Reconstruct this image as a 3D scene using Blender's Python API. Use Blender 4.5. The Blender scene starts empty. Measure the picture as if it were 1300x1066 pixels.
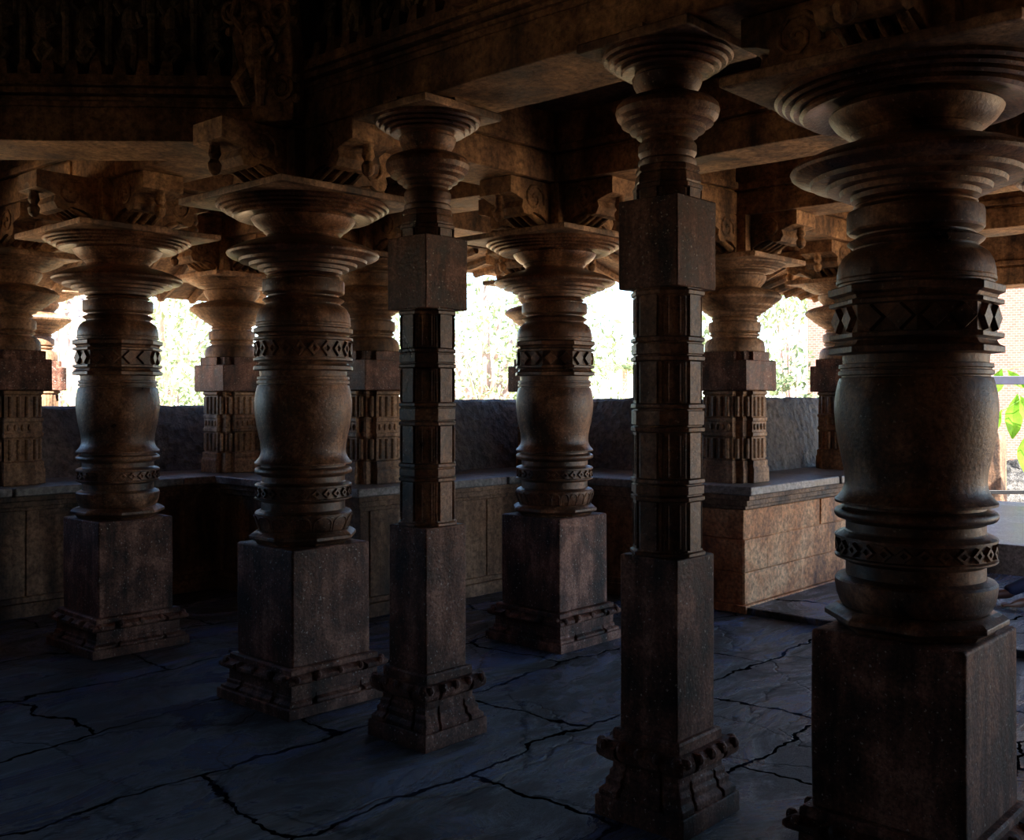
import bpy, bmesh, math, random
from mathutils import Vector, noise
from math import sin, cos, pi, radians, sqrt, atan2

random.seed(7)
S = bpy.context.scene
COL = S.collection
# ------------------------------------------------------------------ view
EYE = 1.6
YAW = radians(42.4)            # angle of the view direction from +X (the temple's own axes are X and Y)
FW = Vector((cos(YAW), sin(YAW), 0)); RT = Vector((sin(YAW), -cos(YAW), 0))
FPX, HX, HY = 1300.0, 650.0, 505.0

def at(x, y, d):
    """photo pixel and depth -> place in the world (only for far things outside)"""
    p = FW * d + RT * ((x - HX) / FPX * d)
    return Vector((p.x, p.y, EYE - (y - HY) / FPX * d))

cam = bpy.data.cameras.new('camera'); co = bpy.data.objects.new('camera', cam); COL.objects.link(co)
co.location = (0, 0, EYE); co.rotation_euler = (pi / 2, 0, YAW - pi / 2)
cam.sensor_width = 36; cam.lens = 36; cam.shift_y = -28 / 1300; cam.clip_start = .05; cam.clip_end = 400
S.camera = co
S.view_settings.view_transform = 'Standard'; S.view_settings.look = 'None'
S.view_settings.gamma = 1; S.view_settings.use_curve_mapping = False
S.view_settings.exposure = -0.18

# ------------------------------------------------------------------ materials
def nodes(name):
    m = bpy.data.materials.new(name); m.use_nodes = True
    nt = m.node_tree; b = nt.nodes['Principled BSDF']
    return m, nt, b
def N(nt, t, **kw):
    n = nt.nodes.new(t)
    for k, v in kw.items():
        if k in n.inputs: n.inputs[k].default_value = v
        else: setattr(n, k, v)
    return n
def ramp(nt, stops, src):
    r = nt.nodes.new('ShaderNodeValToRGB'); e = r.color_ramp.elements
    while len(e) < len(stops): e.new(.5)
    for i, (p, c) in enumerate(stops):
        e[i].position = p; e[i].color = (*c, 1) if len(c) == 3 else c
    nt.links.new(src, r.inputs['Fac']); return r
def noise_n(nt, vec, scale, detail=6, rough=.6, dist=0):
    n = N(nt, 'ShaderNodeTexNoise', Scale=scale, Detail=detail, Roughness=rough, Distortion=dist)
    nt.links.new(vec, n.inputs['Vector']); return n

def stone(name, dark, mid, light, rough=(.4, .7), bump=.4, scale=1.0, pit=.25, streak=.4, bdist=.02, spec=.5, speck=0):
    m, nt, b = nodes(name); L = nt.links.new
    geo = nt.nodes.new('ShaderNodeNewGeometry'); pos = geo.outputs['Position']
    n1 = noise_n(nt, pos, 2.2 * scale, 8, .65, .6)
    mp = N(nt, 'ShaderNodeMapping'); mp.inputs['Scale'].default_value = (5 * scale, 5 * scale, .8 * scale); L(pos, mp.inputs['Vector'])
    n2 = noise_n(nt, mp.outputs['Vector'], 1.0, 6, .6, .3)
    mx = N(nt, 'ShaderNodeMix', data_type='FLOAT'); mx.inputs[0].default_value = streak
    L(n1.outputs['Fac'], mx.inputs[2]); L(n2.outputs['Fac'], mx.inputs[3])
    n3 = noise_n(nt, pos, 38 * scale, 6, .7)
    r = ramp(nt, [(.40, dark), (.50, mid), (.60, light)], mx.outputs[0])
    r3 = ramp(nt, [(.36, (.3, .3, .3)), (.64, (1.5, 1.5, 1.5))], n3.outputs['Fac'])
    mm = N(nt, 'ShaderNodeMix', data_type='RGBA', blend_type='MULTIPLY'); mm.inputs[0].default_value = .8
    L(r.outputs['Color'], mm.inputs[6]); L(r3.outputs['Color'], mm.inputs[7]); L(mm.outputs[2], b.inputs['Base Color'])
    if speck:                                            # pale grains and chips in the stone
        nk = noise_n(nt, pos, 75, 2, .5); rk = ramp(nt, [(.66, (0, 0, 0)), (.72, (speck,) * 3)], nk.outputs['Fac'])
        mk_ = N(nt, 'ShaderNodeMix', data_type='RGBA'); L(rk.outputs['Color'], mk_.inputs[0]); L(mm.outputs[2], mk_.inputs[6])
        mk_.inputs[7].default_value = (.6, .52, .46, 1); L(mk_.outputs[2], b.inputs['Base Color'])
    mr = N(nt, 'ShaderNodeMapRange'); mr.inputs[1].default_value = .3; mr.inputs[2].default_value = .7
    mr.inputs[3].default_value = rough[0]; mr.inputs[4].default_value = rough[1]
    L(n1.outputs['Fac'], mr.inputs[0]); L(mr.outputs[0], b.inputs['Roughness'])
    b.inputs['Specular IOR Level'].default_value = spec
    vo = N(nt, 'ShaderNodeTexVoronoi', Scale=22 * scale); L(pos, vo.inputs['Vector'])
    ad = N(nt, 'ShaderNodeMath', operation='MULTIPLY_ADD'); ad.inputs[1].default_value = pit
    L(vo.outputs['Distance'], ad.inputs[0]); L(n3.outputs['Fac'], ad.inputs[2])
    ad2 = N(nt, 'ShaderNodeMath', operation='MULTIPLY_ADD'); ad2.inputs[1].default_value = 1.5
    L(n1.outputs['Fac'], ad2.inputs[0]); L(ad.outputs[0], ad2.inputs[2])
    bp = N(nt, 'ShaderNodeBump', Strength=bump, Distance=bdist); L(ad2.outputs[0], bp.inputs['Height']); L(bp.outputs[0], b.inputs['Normal'])
    return m

def plain(name, col, rough=.6, metal=0, trans=0):
    m, nt, b = nodes(name); b.inputs['Base Color'].default_value = (*col, 1)
    b.inputs['Roughness'].default_value = rough; b.inputs['Metallic'].default_value = metal
    geo = nt.nodes.new('ShaderNodeNewGeometry'); n = noise_n(nt, geo.outputs['Position'], 9)
    r = ramp(nt, [(.3, tuple(c * .7 for c in col)), (.7, tuple(min(1, c * 1.2) for c in col))], n.outputs['Fac'])
    nt.links.new(r.outputs['Color'], b.inputs['Base Color'])
    if trans:
        tr = N(nt, 'ShaderNodeBsdfTranslucent'); nt.links.new(r.outputs['Color'], tr.inputs['Color'])
        ms = N(nt, 'ShaderNodeMixShader'); ms.inputs[0].default_value = trans
        nt.links.new(b.outputs[0], ms.inputs[1]); nt.links.new(tr.outputs[0], ms.inputs[2])
        nt.links.new(ms.outputs[0], nt.nodes['Material Output'].inputs['Surface'])
    return m

M = {}
M['turned'] = stone('turned_soapstone', (0.0272, 0.0119, 0.0068), (0.1275, 0.0595, 0.0306), (0.3570, 0.1870, 0.1054), (.24, .55), .45, 1.6, .2, .35, .006, .45, .35)
M['pedestal'] = stone('rough_soapstone', (0.020, 0.0095, 0.0065), (0.118, 0.052, 0.036), (0.32, 0.165, 0.118), (.4, .7), .6, 2.0, .4, .45, .006, .25, .7)
M['pier'] = stone('pier_stone', (0.0540, 0.0270, 0.0135), (0.2160, 0.1188, 0.0621), (0.4455, 0.2700, 0.1553), (.45, .75), .45, 1.1, .3, .6, .012)
M['beam'] = stone('beam_stone', (0.0473, 0.0243, 0.0121), (0.2430, 0.1283, 0.0594), (0.4860, 0.2835, 0.1350), (.6, .85), .5, .8, .4, .5, .02)
M['bench'] = stone('bench_stone', (0.0338, 0.0216, 0.0162), (0.1755, 0.1013, 0.0607), (0.3510, 0.2160, 0.1350), (.5, .8), .5, .8, .4, .6, .02)
M['bench_lit'] = stone('warm_lit_block_stone', (.16, .06, .025), (.52, .22, .085), (.66, .38, .20), (.5, .8), .5, .9, .4, .3, .012)  # lit copy of the bench stone: warm light put into its colour
M['frieze'] = stone('frieze_stone', (0.0650, 0.0455, 0.0260), (0.2080, 0.1495, 0.0845), (0.3900, 0.2860, 0.1820), (.5, .8), .5, 1.2, .4, .3, .012)
M['seat'] = stone('worn_seat_stone', (0.0780, 0.0715, 0.0715), (0.1690, 0.1560, 0.1495), (0.2860, 0.2600, 0.2470), (.28, .5), .4, .8, .3, .1, .01)
M['parapet'] = stone('parapet_stone', (0.0450, 0.0420, 0.0420), (0.1125, 0.0930, 0.0825), (0.2100, 0.1725, 0.1425), (.5, .75), .9, .5, .9, .2, .05)
M['ceiling'] = stone('ceiling_stone', (0.0405, 0.0230, 0.0135), (0.1215, 0.0675, 0.0351), (0.2565, 0.1485, 0.0810), (.7, .9), .5, .7, .4, .2, .02)

def floor_mat():
    m, nt, b = nodes('worn_floor_slabs'); L = nt.links.new
    geo = nt.nodes.new('ShaderNodeNewGeometry'); pos = geo.outputs['Position']
    nw = noise_n(nt, pos, 1.4, 5, .6)
    wv = N(nt, 'ShaderNodeVectorMath', operation='MULTIPLY_ADD'); wv.inputs[1].default_value = (.7, .7, 0)
    L(nw.outputs['Color'], wv.inputs[0]); L(pos, wv.inputs[2])
    vo = N(nt, 'ShaderNodeTexVoronoi', feature='DISTANCE_TO_EDGE', Scale=.85); L(wv.outputs[0], vo.inputs['Vector'])
    cr = ramp(nt, [(0, (.3, .3, .3)), (.011, (1, 1, 1))], vo.outputs['Distance'])
    # straight slab joints
    mp = N(nt, 'ShaderNodeMapping'); mp.inputs['Scale'].default_value = (1, 1, 1); L(wv.outputs[0], mp.inputs['Vector'])
    br = N(nt, 'ShaderNodeTexBrick', Scale=.30); br.inputs['Mortar Size'].default_value = .004; br.inputs['Color1'].default_value = (1, 1, 1, 1)
    br.inputs['Color2'].default_value = (.75, .75, .75, 1); br.inputs['Mortar'].default_value = (0, 0, 0, 1); br.inputs['Mortar Smooth'].default_value = .3
    wv2 = N(nt, 'ShaderNodeVectorMath', operation='MULTIPLY_ADD'); wv2.inputs[1].default_value = (.5, .5, 0)
    L(nw.outputs['Color'], wv2.inputs[0]); L(pos, wv2.inputs[2]); L(wv2.outputs[0], br.inputs['Vector'])
    mpf = N(nt, 'ShaderNodeMapping'); mpf.inputs['Scale'].default_value = (1.1, 2.6, 1); mpf.inputs['Rotation'].default_value = (0, 0, .5); L(pos, mpf.inputs['Vector'])
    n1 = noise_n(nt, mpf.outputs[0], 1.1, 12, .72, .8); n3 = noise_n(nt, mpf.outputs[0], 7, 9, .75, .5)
    c = ramp(nt, [(.42, (.008, .008, .010)), (.5, (.032, .042, .075)), (.585, (.13, .20, .42))], n1.outputs['Fac'])  # dark slate; blue sky sheen is put into the colour of the lighter patches
    m1 = N(nt, 'ShaderNodeMix', data_type='RGBA', blend_type='MULTIPLY'); m1.inputs[0].default_value = .85
    L(c.outputs[0], m1.inputs[6]); L(cr.outputs[0], m1.inputs[7])
    m2 = N(nt, 'ShaderNodeMix', data_type='RGBA', blend_type='MULTIPLY'); m2.inputs[0].default_value = .8
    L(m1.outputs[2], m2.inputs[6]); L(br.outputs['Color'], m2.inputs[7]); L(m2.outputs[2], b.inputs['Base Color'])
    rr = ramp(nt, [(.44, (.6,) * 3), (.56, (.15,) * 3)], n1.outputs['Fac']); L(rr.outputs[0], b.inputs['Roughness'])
    h = N(nt, 'ShaderNodeMath', operation='MULTIPLY_ADD'); h.inputs[1].default_value = .6; L(n3.outputs['Fac'], h.inputs[0]); 
    h1 = N(nt, 'ShaderNodeMath', operation='MULTIPLY_ADD'); h1.inputs[1].default_value = 2.4; L(n1.outputs['Fac'], h1.inputs[0]); L(h.outputs[0], h1.inputs[2])
    h2 = N(nt, 'ShaderNodeMath', operation='MULTIPLY_ADD'); h2.inputs[1].default_value = .6; L(cr.outputs[0], h2.inputs[0]); L(h1.outputs[0], h2.inputs[2])
    L(br.outputs['Color'], h.inputs[2])
    bp = N(nt, 'ShaderNodeBump', Strength=.9, Distance=.05); L(h2.outputs[0], bp.inputs['Height']); L(bp.outputs[0], b.inputs['Normal'])
    ms = N(nt, 'ShaderNodeMath', operation='MULTIPLY'); L(cr.outputs[0], ms.inputs[0]); L(br.outputs['Color'], ms.inputs[1]); L(ms.outputs[0], b.inputs['Specular IOR Level'])
    return m
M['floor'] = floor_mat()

def brick_mat():
    m, nt, b = nodes('old_brickwork'); L = nt.links.new
    tc = nt.nodes.new('ShaderNodeTexCoord')
    br = N(nt, 'ShaderNodeTexBrick', Scale=5.0); br.inputs['Color1'].default_value = (.17, .075, .06, 1); br.inputs['Color2'].default_value = (.22, .11, .09, 1)
    br.inputs['Mortar'].default_value = (.27, .2, .18, 1); br.inputs['Mortar Size'].default_value = .025
    mp = N(nt, 'ShaderNodeMapping'); mp.inputs['Rotation'].default_value = (pi / 2, 0, 0)
    L(tc.outputs['Object'], mp.inputs[0]); L(mp.outputs[0], br.inputs['Vector']); L(br.outputs['Color'], b.inputs['Base Color']); b.inputs['Roughness'].default_value = .9
    return m
M['brick'] = brick_mat()
M['dirt'] = stone('dry_ground', (.46, .27, .14), (.62, .40, .21), (.70, .49, .29), (.9, 1), .5, .3, .3, 0, .05, .1)
M['rubble'] = stone('rubble_stone', (.03, .03, .03), (.09, .085, .08), (.22, .2, .18), (.8, .95), .8, 1.5, .8, .1, .04, .2)
M['grass'] = plain('leaf_pale', (.26, .35, .17), .6, 0, .4)
M['leaf'] = plain('leaf_green', (.17, .24, .12), .5, 0, .4)
M['leafy'] = plain('banana_leaf', (.16, .40, .03), .4, 0, .5)
M['bark'] = plain('pale_bark', (.46, .36, .32), .9)
M['rail'] = plain('dark_blue_paint', (.02, .024, .05), .5, .1)
M['black'] = plain('black_paint', (.012, .012, .014), .4, .3)
M['roof'] = plain('roof_sheet', (.6, .5, .42), .8)
M['wallp'] = plain('plaster', (.7, .6, .5), .9)
M['skin'] = plain('brown_skin', (.12, .05, .032), .45)
M['cloth'] = plain('navy_cloth', (.02, .03, .08), .85)
M['shirt'] = plain('blue_shirt', (.08, .12, .25), .85)
M['hair'] = plain('black_hair', (.01, .01, .01), .5)

# ------------------------------------------------------------------ mesh helpers
class MB:
    """collects pieces into one mesh"""
    def __init__(s): s.v = []; s.f = []; s.sm = []
    def add(s, vs, fs, smooth=False):
        o = len(s.v); s.v += [tuple(v) for v in vs]; s.f += [tuple(i + o for i in f) for f in fs]; s.sm += [smooth] * len(fs); return s
    def box(s, x0, x1, y0, y1, z0, z1):
        vs = [(x, y, z) for z in (z0, z1) for x, y in ((x0, y0), (x1, y0), (x1, y1), (x0, y1))]
        return s.add(vs, [(3, 2, 1, 0), (4, 5, 6, 7), (0, 1, 5, 4), (1, 2, 6, 5), (2, 3, 7, 6), (3, 0, 4, 7)])
    def loft(s, rings, cap=True, smooth=False):
        n = len(rings[0]); vs = [p for r in rings for p in r]; fs = []
        for k in range(len(rings) - 1):
            for i in range(n):
                j = (i + 1) % n; fs.append((k * n + i, k * n + j, (k + 1) * n + j, (k + 1) * n + i))
        if cap: fs.append(tuple(range(n - 1, -1, -1))); fs.append(tuple((len(rings) - 1) * n + i for i in range(n)))
        return s.add(vs, fs, smooth)
    def lathe(s, prof, seg=72, cap=True, c=(0, 0)):
        return s.loft([[(c[0] + r * cos(2 * pi * i / seg), c[1] + r * sin(2 * pi * i / seg), z) for i in range(seg)] for r, z in prof], cap, True)
    def plan(s, fn, prof, cap=True):
        return s.loft([[(x, y, z) for x, y in fn(a)] for a, z in prof], cap)
    def tube(s, pts, r, seg=8, close=False):
        pts = [Vector(p) for p in pts]; rings = []; rr = r if isinstance(r, (list, tuple)) else [r] * len(pts)
        up = Vector((0, 0, 1)); prev = None
        for i, p in enumerate(pts):
            t = (pts[min(i + 1, len(pts) - 1)] - pts[max(i - 1, 0)]).normalized()
            if prev is None:
                a = t.cross(up)
                if a.length < .05: a = t.cross(Vector((1, 0, 0)))
            else: a = prev - t * prev.dot(t)
            a.normalize(); prev = a; b = t.cross(a)
            rings.append([p + (a * cos(2 * pi * k / seg) + b * sin(2 * pi * k / seg)) * rr[i] for k in range(seg)])
        return s.loft(rings, True, True)
    def blob(s, c, r, seg=10, rot=0):
        rx, ry, rz = r; rings = []
        for k in range(1, 8):
            th = pi * k / 8; rg = []
            for i in range(seg):
                x = rx * sin(th) * cos(2 * pi * i / seg); y = ry * sin(th) * sin(2 * pi * i / seg)
                rg.append((c[0] + x * cos(rot) - y * sin(rot), c[1] + x * sin(rot) + y * cos(rot), c[2] - rz * cos(th)))
            rings.append(rg)
        return s.loft(rings, True, True)
    def prism(s, poly, axis, a, b):
        """polygon in (p,z), extruded along axis"""
        if axis == 'x': A = [(a, p, z) for p, z in poly]; B = [(b, p, z) for p, z in poly]
        else: A = [(p, a, z) for p, z in poly]; B = [(p, b, z) for p, z in poly]
        return s.loft([A, B])
    def xform(s, fn, start=0):
        s.v = s.v[:start] + [tuple(fn(*v)) for v in s.v[start:]]; return s
    def build(s, name, mat, parent=None, bevel=0, sharp=35, jit=0, loc=None):
        me = bpy.data.meshes.new(name); vs = s.v
        if jit:
            vs = [(x + jit * noise.noise((x * 7, y * 7, z * 7)), y + jit * noise.noise((x * 7 + 9, y * 7, z * 7)), z + jit * noise.noise((x * 7, y * 7 + 9, z * 7))) for x, y, z in vs]
        me.from_pydata(vs, [], s.f); me.polygons.foreach_set('use_smooth', [True] * len(s.f)); me.update()
        bm = bmesh.new(); bm.from_mesh(me); bmesh.ops.recalc_face_normals(bm, faces=bm.faces); bm.to_mesh(me); bm.free()
        me.set_sharp_from_angle(angle=radians(sharp - 9))
        me.materials.append(mat)
        o = bpy.data.objects.new(name, me); COL.objects.link(o)
        if parent: o.parent = parent
        if loc: o.location = loc
        if bevel:
            md = o.modifiers.new('bevel', 'BEVEL'); md.width = bevel; md.segments = 2; md.limit_method = 'ANGLE'; md.angle_limit = radians(40); md.harden_normals = True
        return o

def tag(o, label=None, cat=None, group=None, kind=None):
    if label: o['label'] = label
    if cat: o['category'] = cat
    if group: o['group'] = group
    if kind: o['kind'] = kind
    return o
def thing(name, label, cat, loc=(0, 0, 0), rz=0, group=None):
    o = bpy.data.objects.new(name, None); COL.objects.link(o); o.location = loc; o.rotation_euler.z = rz; o.empty_display_size = .2
    return tag(o, label, cat, group)
def dup(o, loc, label, rz=None):
    c = o.copy(); COL.objects.link(c); c.location = loc
    if rz is not None: c.rotation_euler.z = rz
    c['label'] = label
    for ch in list(o.children):
        d = ch.copy(); COL.objects.link(d); d.parent = c
        for g in ch.children:
            e = g.copy(); COL.objects.link(e); e.parent = d
    return c

def square(a): return [(-a, -a), (a, -a), (a, a), (-a, a)]
def octagon(a, n=8):
    R = a / cos(pi / n); return [(R * cos(pi / n + 2 * pi * i / n), R * sin(pi / n + 2 * pi * i / n)) for i in range(n)]
def cross(nf, df):
    """square with re-entrant corners: arm half width = nf*a, corner set back df*a"""
    def f(a):
        w, c = nf * a, a * (1 - df); q = [(a, -w), (a, w), (c, w), (c, c), (w, c), (w, a)]
        out = []
        for k in range(4):
            for x, y in q:
                for _ in range(k): x, y = -y, x
                out.append((x, y))
        return out
    return f
def notched(a):
    """square with a slot each side of a central projection (base mouldings)"""
    s1, s2, dp = .46 * a, .56 * a, .06 * a + .004
    q = [(a - dp, -s2), (a - dp, -s1), (a, -s1), (a, s1), (a - dp, s1), (a - dp, s2), (a, s2), (a, a), (s2, a), ]
    out = []
    for k in range(4):
        for x, y in q:
            for _ in range(k): x, y = -y, x
            out.append((x, y))
    return out
def arc(cr, cz, rr, rz, a0, a1, n=8):
    return [(cr + rr * cos(radians(a0 + (a1 - a0) * i / n)), cz + rz * sin(radians(a0 + (a1 - a0) * i / n))) for i in range(n + 1)]

def diamonds_round(mb, n, R, z0, z1, h):
    zm = (z0 + z1) / 2; dt = pi / n
    for i in range(n):
        t = 2 * pi * i / n
        P = lambda a, z, r: (r * cos(a), r * sin(a), z)
        dq = lambda f, r: [P(t - dt * f, zm, r), P(t, zm + (z0 - zm) * f, r), P(t + dt * f, zm, r), P(t, zm + (z1 - zm) * f, r)]
        mb.loft([dq(1.02, R - .004), dq(.8, R + h), dq(.42, R + h), dq(.2, R + h * .3)])
def diamonds_oct(mb, a, z0, z1, h, per=2):
    zm = (z0 + z1) / 2; w = 2 * a * math.tan(pi / 8)
    for k in range(8):
        t = 2 * pi * k / 8; n = (cos(t), sin(t)); s = (-sin(t), cos(t))
        for j in range(per):
            c = -w / 2 + w * (j + .5) / per; hw = w / per * .46
            hw = w / per * .5; P = lambda ss, z, d: (n[0] * (a + d) + s[0] * ss, n[1] * (a + d) + s[1] * ss, z)
            dq = lambda f, d: [P(c - hw * f, zm, d), P(c, zm + (z0 - zm) * f, d), P(c + hw * f, zm, d), P(c, zm + (z1 - zm) * f, d)]
            mb.loft([dq(1.02, -.004), dq(.84, h)])

# ------------------------------------------------------------------ the big lathe-turned columns
def column_base(root, a, ztop, mat):
    mb = MB(); k = ztop
    mb.plan(square, [(a, 0), (a, .22 * k), (a * .985, .24 * k)])
    w = .83 if a > .3 else .72
    fl = (.95, .88, .84, .80) if a > .3 else (.95, .86, .80, .75)
    mb.plan(notched, [(a * fl[0], .21 * k), (a * fl[0], .30 * k), (a * fl[1], .35 * k), (a * fl[1], .42 * k), (a * fl[2], .46 * k), (a * fl[2], .52 * k), (a * fl[3], .55 * k), (a * fl[3], .66 * k)])
    mb.plan(square, [(a * (w + .03), .3 * k), (a * (w + .03), .97 * k), (a * w, k)])
    mb.plan(notched, [(a * .84, .64 * k), (a * .96, .69 * k), (a * .99, .73 * k), (a * .99, .80 * k), (a * .93, .85 * k), (a * .88, .87 * k)])
    # small leaf knobs along the upper moulding
    for sx in range(4):
        for j in range(5):
            c = -a * .84 + a * 1.68 * j / 4; p = (a * .955, c)
            for _ in range(sx): p = (-p[1], p[0])
            mb.blob((p[0] * .985, p[1], .82 * k), (.02, .024, .022), 8)
    return mb.build('base', mat, root, .006, jit=.006)

def turned_column(name, label, loc, basket='plain', group='large turned columns'):
    r = thing(name, label, 'column', (loc[0], loc[1], 0), 0, group)
    column_base(r, .325, .24, M['pedestal'])
    MB().plan(square, [(.25, .235), (.252, .5), (.25, .83)]).build('pedestal', M['pedestal'], r, .012, jit=.004)
    MB().plan(octagon, [(.225, .828), (.235, .845), (.268, .862), (.268, .878), (.25, .892), (.235, .9)]).build('foot_plate', M['turned'], r, .003)
    mb = MB(); mb.lathe([(.222, .895), (.238, .91), (.250, .94), (.2555, .975), (.256, .99), (.250, .998), (.235, 1.004), (.225, 1.008)])
    if basket != 'plain':
        n = 14 if basket == 'arches' else 26
        def rad(z): return .228 + .03 * min(1, max(0, (z - .895) / .08)) ** .6
        for i in range(n):
            t0 = 2 * pi * i / n; dt = pi / n * .9; pts = []
            for q in range(13):
                a = pi * q / 12; x = cos(a) * dt; z = .925 + .055 * sin(a) ** .6 if 0 < q < 12 else .905
                rr = rad(z) + .001; pts.append((rr * cos(t0 + x), rr * sin(t0 + x), z))
            mb.tube(pts, .0045, 5)
    mb.build('lotus_base', M['turned'], r)
    mb = MB(); mb.lathe([(.2205, 1.0), (.2205, 1.05), (.226, 1.053), (.256, 1.066), (.2565, 1.072), (.242, 1.076), (.242, 1.128), (.2565, 1.132), (.2565, 1.140), (.245, 1.147), (.224, 1.153), (.2205, 1.158), (.2205, 1.19)])
    diamonds_round(mb, 26, .242, 1.076, 1.129, .013)
    mb.build('lower_ring', M['turned'], r)
    mb = MB(); mb.lathe([(.2205, 1.185), (.232, 1.193)] + arc(.240, 1.213, .018, .018, -70, 70) + [(.222, 1.235), (.222, 1.244), (.256, 1.249), (.257, 1.257), (.246, 1.268), (.234, 1.284), (.226, 1.303), (.2235, 1.325), (.227, 1.36), (.236, 1.403), (.246, 1.45), (.254, 1.505), (.2575, 1.55), (.257, 1.585), (.252, 1.625), (.246, 1.652), (.2415, 1.666), (.233, 1.669), (.233, 1.674), (.2445, 1.677), (.2445, 1.690), (.237, 1.693), (.237, 1.697), (.2435, 1.700), (.2425, 1.712), (.229, 1.715), (.231, 1.742), (.24, 1.75)])
    mb.build('belly', M['turned'], r)
    mb = MB(); mb.plan(octagon, [(.225, 1.745), (.256, 1.748), (.256, 1.768), (.240, 1.776), (.232, 1.79), (.254, 1.797), (.254, 1.812), (.234, 1.814), (.234, 1.904), (.254, 1.906), (.254, 1.920), (.234, 1.926), (.240, 1.938), (.257, 1.945), (.257, 1.968), (.24, 1.975)])
    diamonds_oct(mb, .234, 1.812, 1.906, .019)
    if basket == 'arches':
        mb = MB(); mb.lathe([(.225, 1.745), (.262, 1.748), (.262, 1.768), (.242, 1.776), (.234, 1.79), (.262, 1.797), (.262, 1.812), (.246, 1.814), (.246, 1.904), (.262, 1.906), (.262, 1.920), (.236, 1.926), (.242, 1.938), (.262, 1.945), (.262, 1.968), (.24, 1.975)], 96)
        diamonds_round(mb, 22, .246, 1.814, 1.904, .014)
    mb.build('carved_band', M['turned'], r, .002, sharp=25)
    mb = MB(); mb.lathe([(.23, 1.972), (.244, 1.974), (.244, 1.982), (.252, 1.984), (.252, 1.994), (.247, 1.996), (.250, 2.0), (.249, 2.02), (.243, 2.05), (.231, 2.073), (.212, 2.09), (.197, 2.097), (.196, 2.104), (.214, 2.118), (.217, 2.122), (.212, 2.127), (.186, 2.140), (.186, 2.147), (.212, 2.156), (.2175, 2.163), (.2175, 2.215), (.214, 2.226), (.172, 2.229), (.172, 2.236), (.193, 2.242), (.196, 2.246), (.192, 2.251), (.17, 2.262), (.17, 2.268)])
    mb.build('neck', M['turned'], r)
    mb = MB(); mb.lathe([(.172, 2.262), (.203, 2.264), (.206, 2.280), (.238, 2.281), (.242, 2.298), (.282, 2.300), (.286, 2.316), (.335, 2.321), (.339, 2.336), (.385, 2.345), (.400, 2.356), (.404, 2.367), (.398, 2.378), (.375, 2.392), (.335, 2.41), (.29, 2.425), (.25, 2.436), (.215, 2.443), (.198, 2.452), (.192, 2.468)])
    mb.build('disc', M['turned'], r)
    mb = MB(); mb.lathe([(.192, 2.464), (.203, 2.476), (.21, 2.482), (.208, 2.488), (.232, 2.50), (.256, 2.52), (.272, 2.542), (.276, 2.552), (.270, 2.560), (.254, 2.562), (.250, 2.580), (.285, 2.578), (.315, 2.568), (.345, 2.558), (.362, 2.556), (.374, 2.565), (.366, 2.582), (.393, 2.574), (.404, 2.582), (.396, 2.598), (.421, 2.590), (.431, 2.598), (.424, 2.612), (.446, 2.605), (.457, 2.614), (.452, 2.632), (.44, 2.634)], 96)
    mb.build('capital', M['turned'], r)
    mb = MB(); mb.plan(square, [(.455, 2.628), (.47, 2.632), (.47, 2.662), (.465, 2.665)])
    for k in range(4):                                   # blocks that fill the middle of each side
        p = [(-.09, .3), (.09, .3), (.09, .462), (-.09, .462)]
        for _ in range(k): p = [(-y, x) for x, y in p]
        mb.loft([[(x, y, 2.66) for x, y in p], [(x, y, 2.672) for x, y in p]])
    mb.build('abacus', M['pier'], r, .004)
    return r

COLS = {'A': (3.45, 1.32), 'B': (3.31, 4.54), 'C': (3.2, 6.40), 'D': (5.24, 4.40), 'M': (5.36, 1.08)}
cA = turned_column('turned_column', 'large dark turned column nearest the camera, filling the right of the view', COLS['A'])
cB = turned_column('turned_column', 'large turned column with arched carving on its lotus foot, left of the slim columns', COLS['B'], 'arches')
cD = turned_column('turned_column', 'large turned column between the two slim square columns, seen against the bright garden', COLS['D'], 'petals')
cC = dup(cA, (*COLS['C'], 0), 'leftmost large turned column standing on a square pedestal in front of the bench')
cM = dup(cA, (*COLS['M'], 0), 'large turned column at the right edge, only rims of its capital showing')

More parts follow.
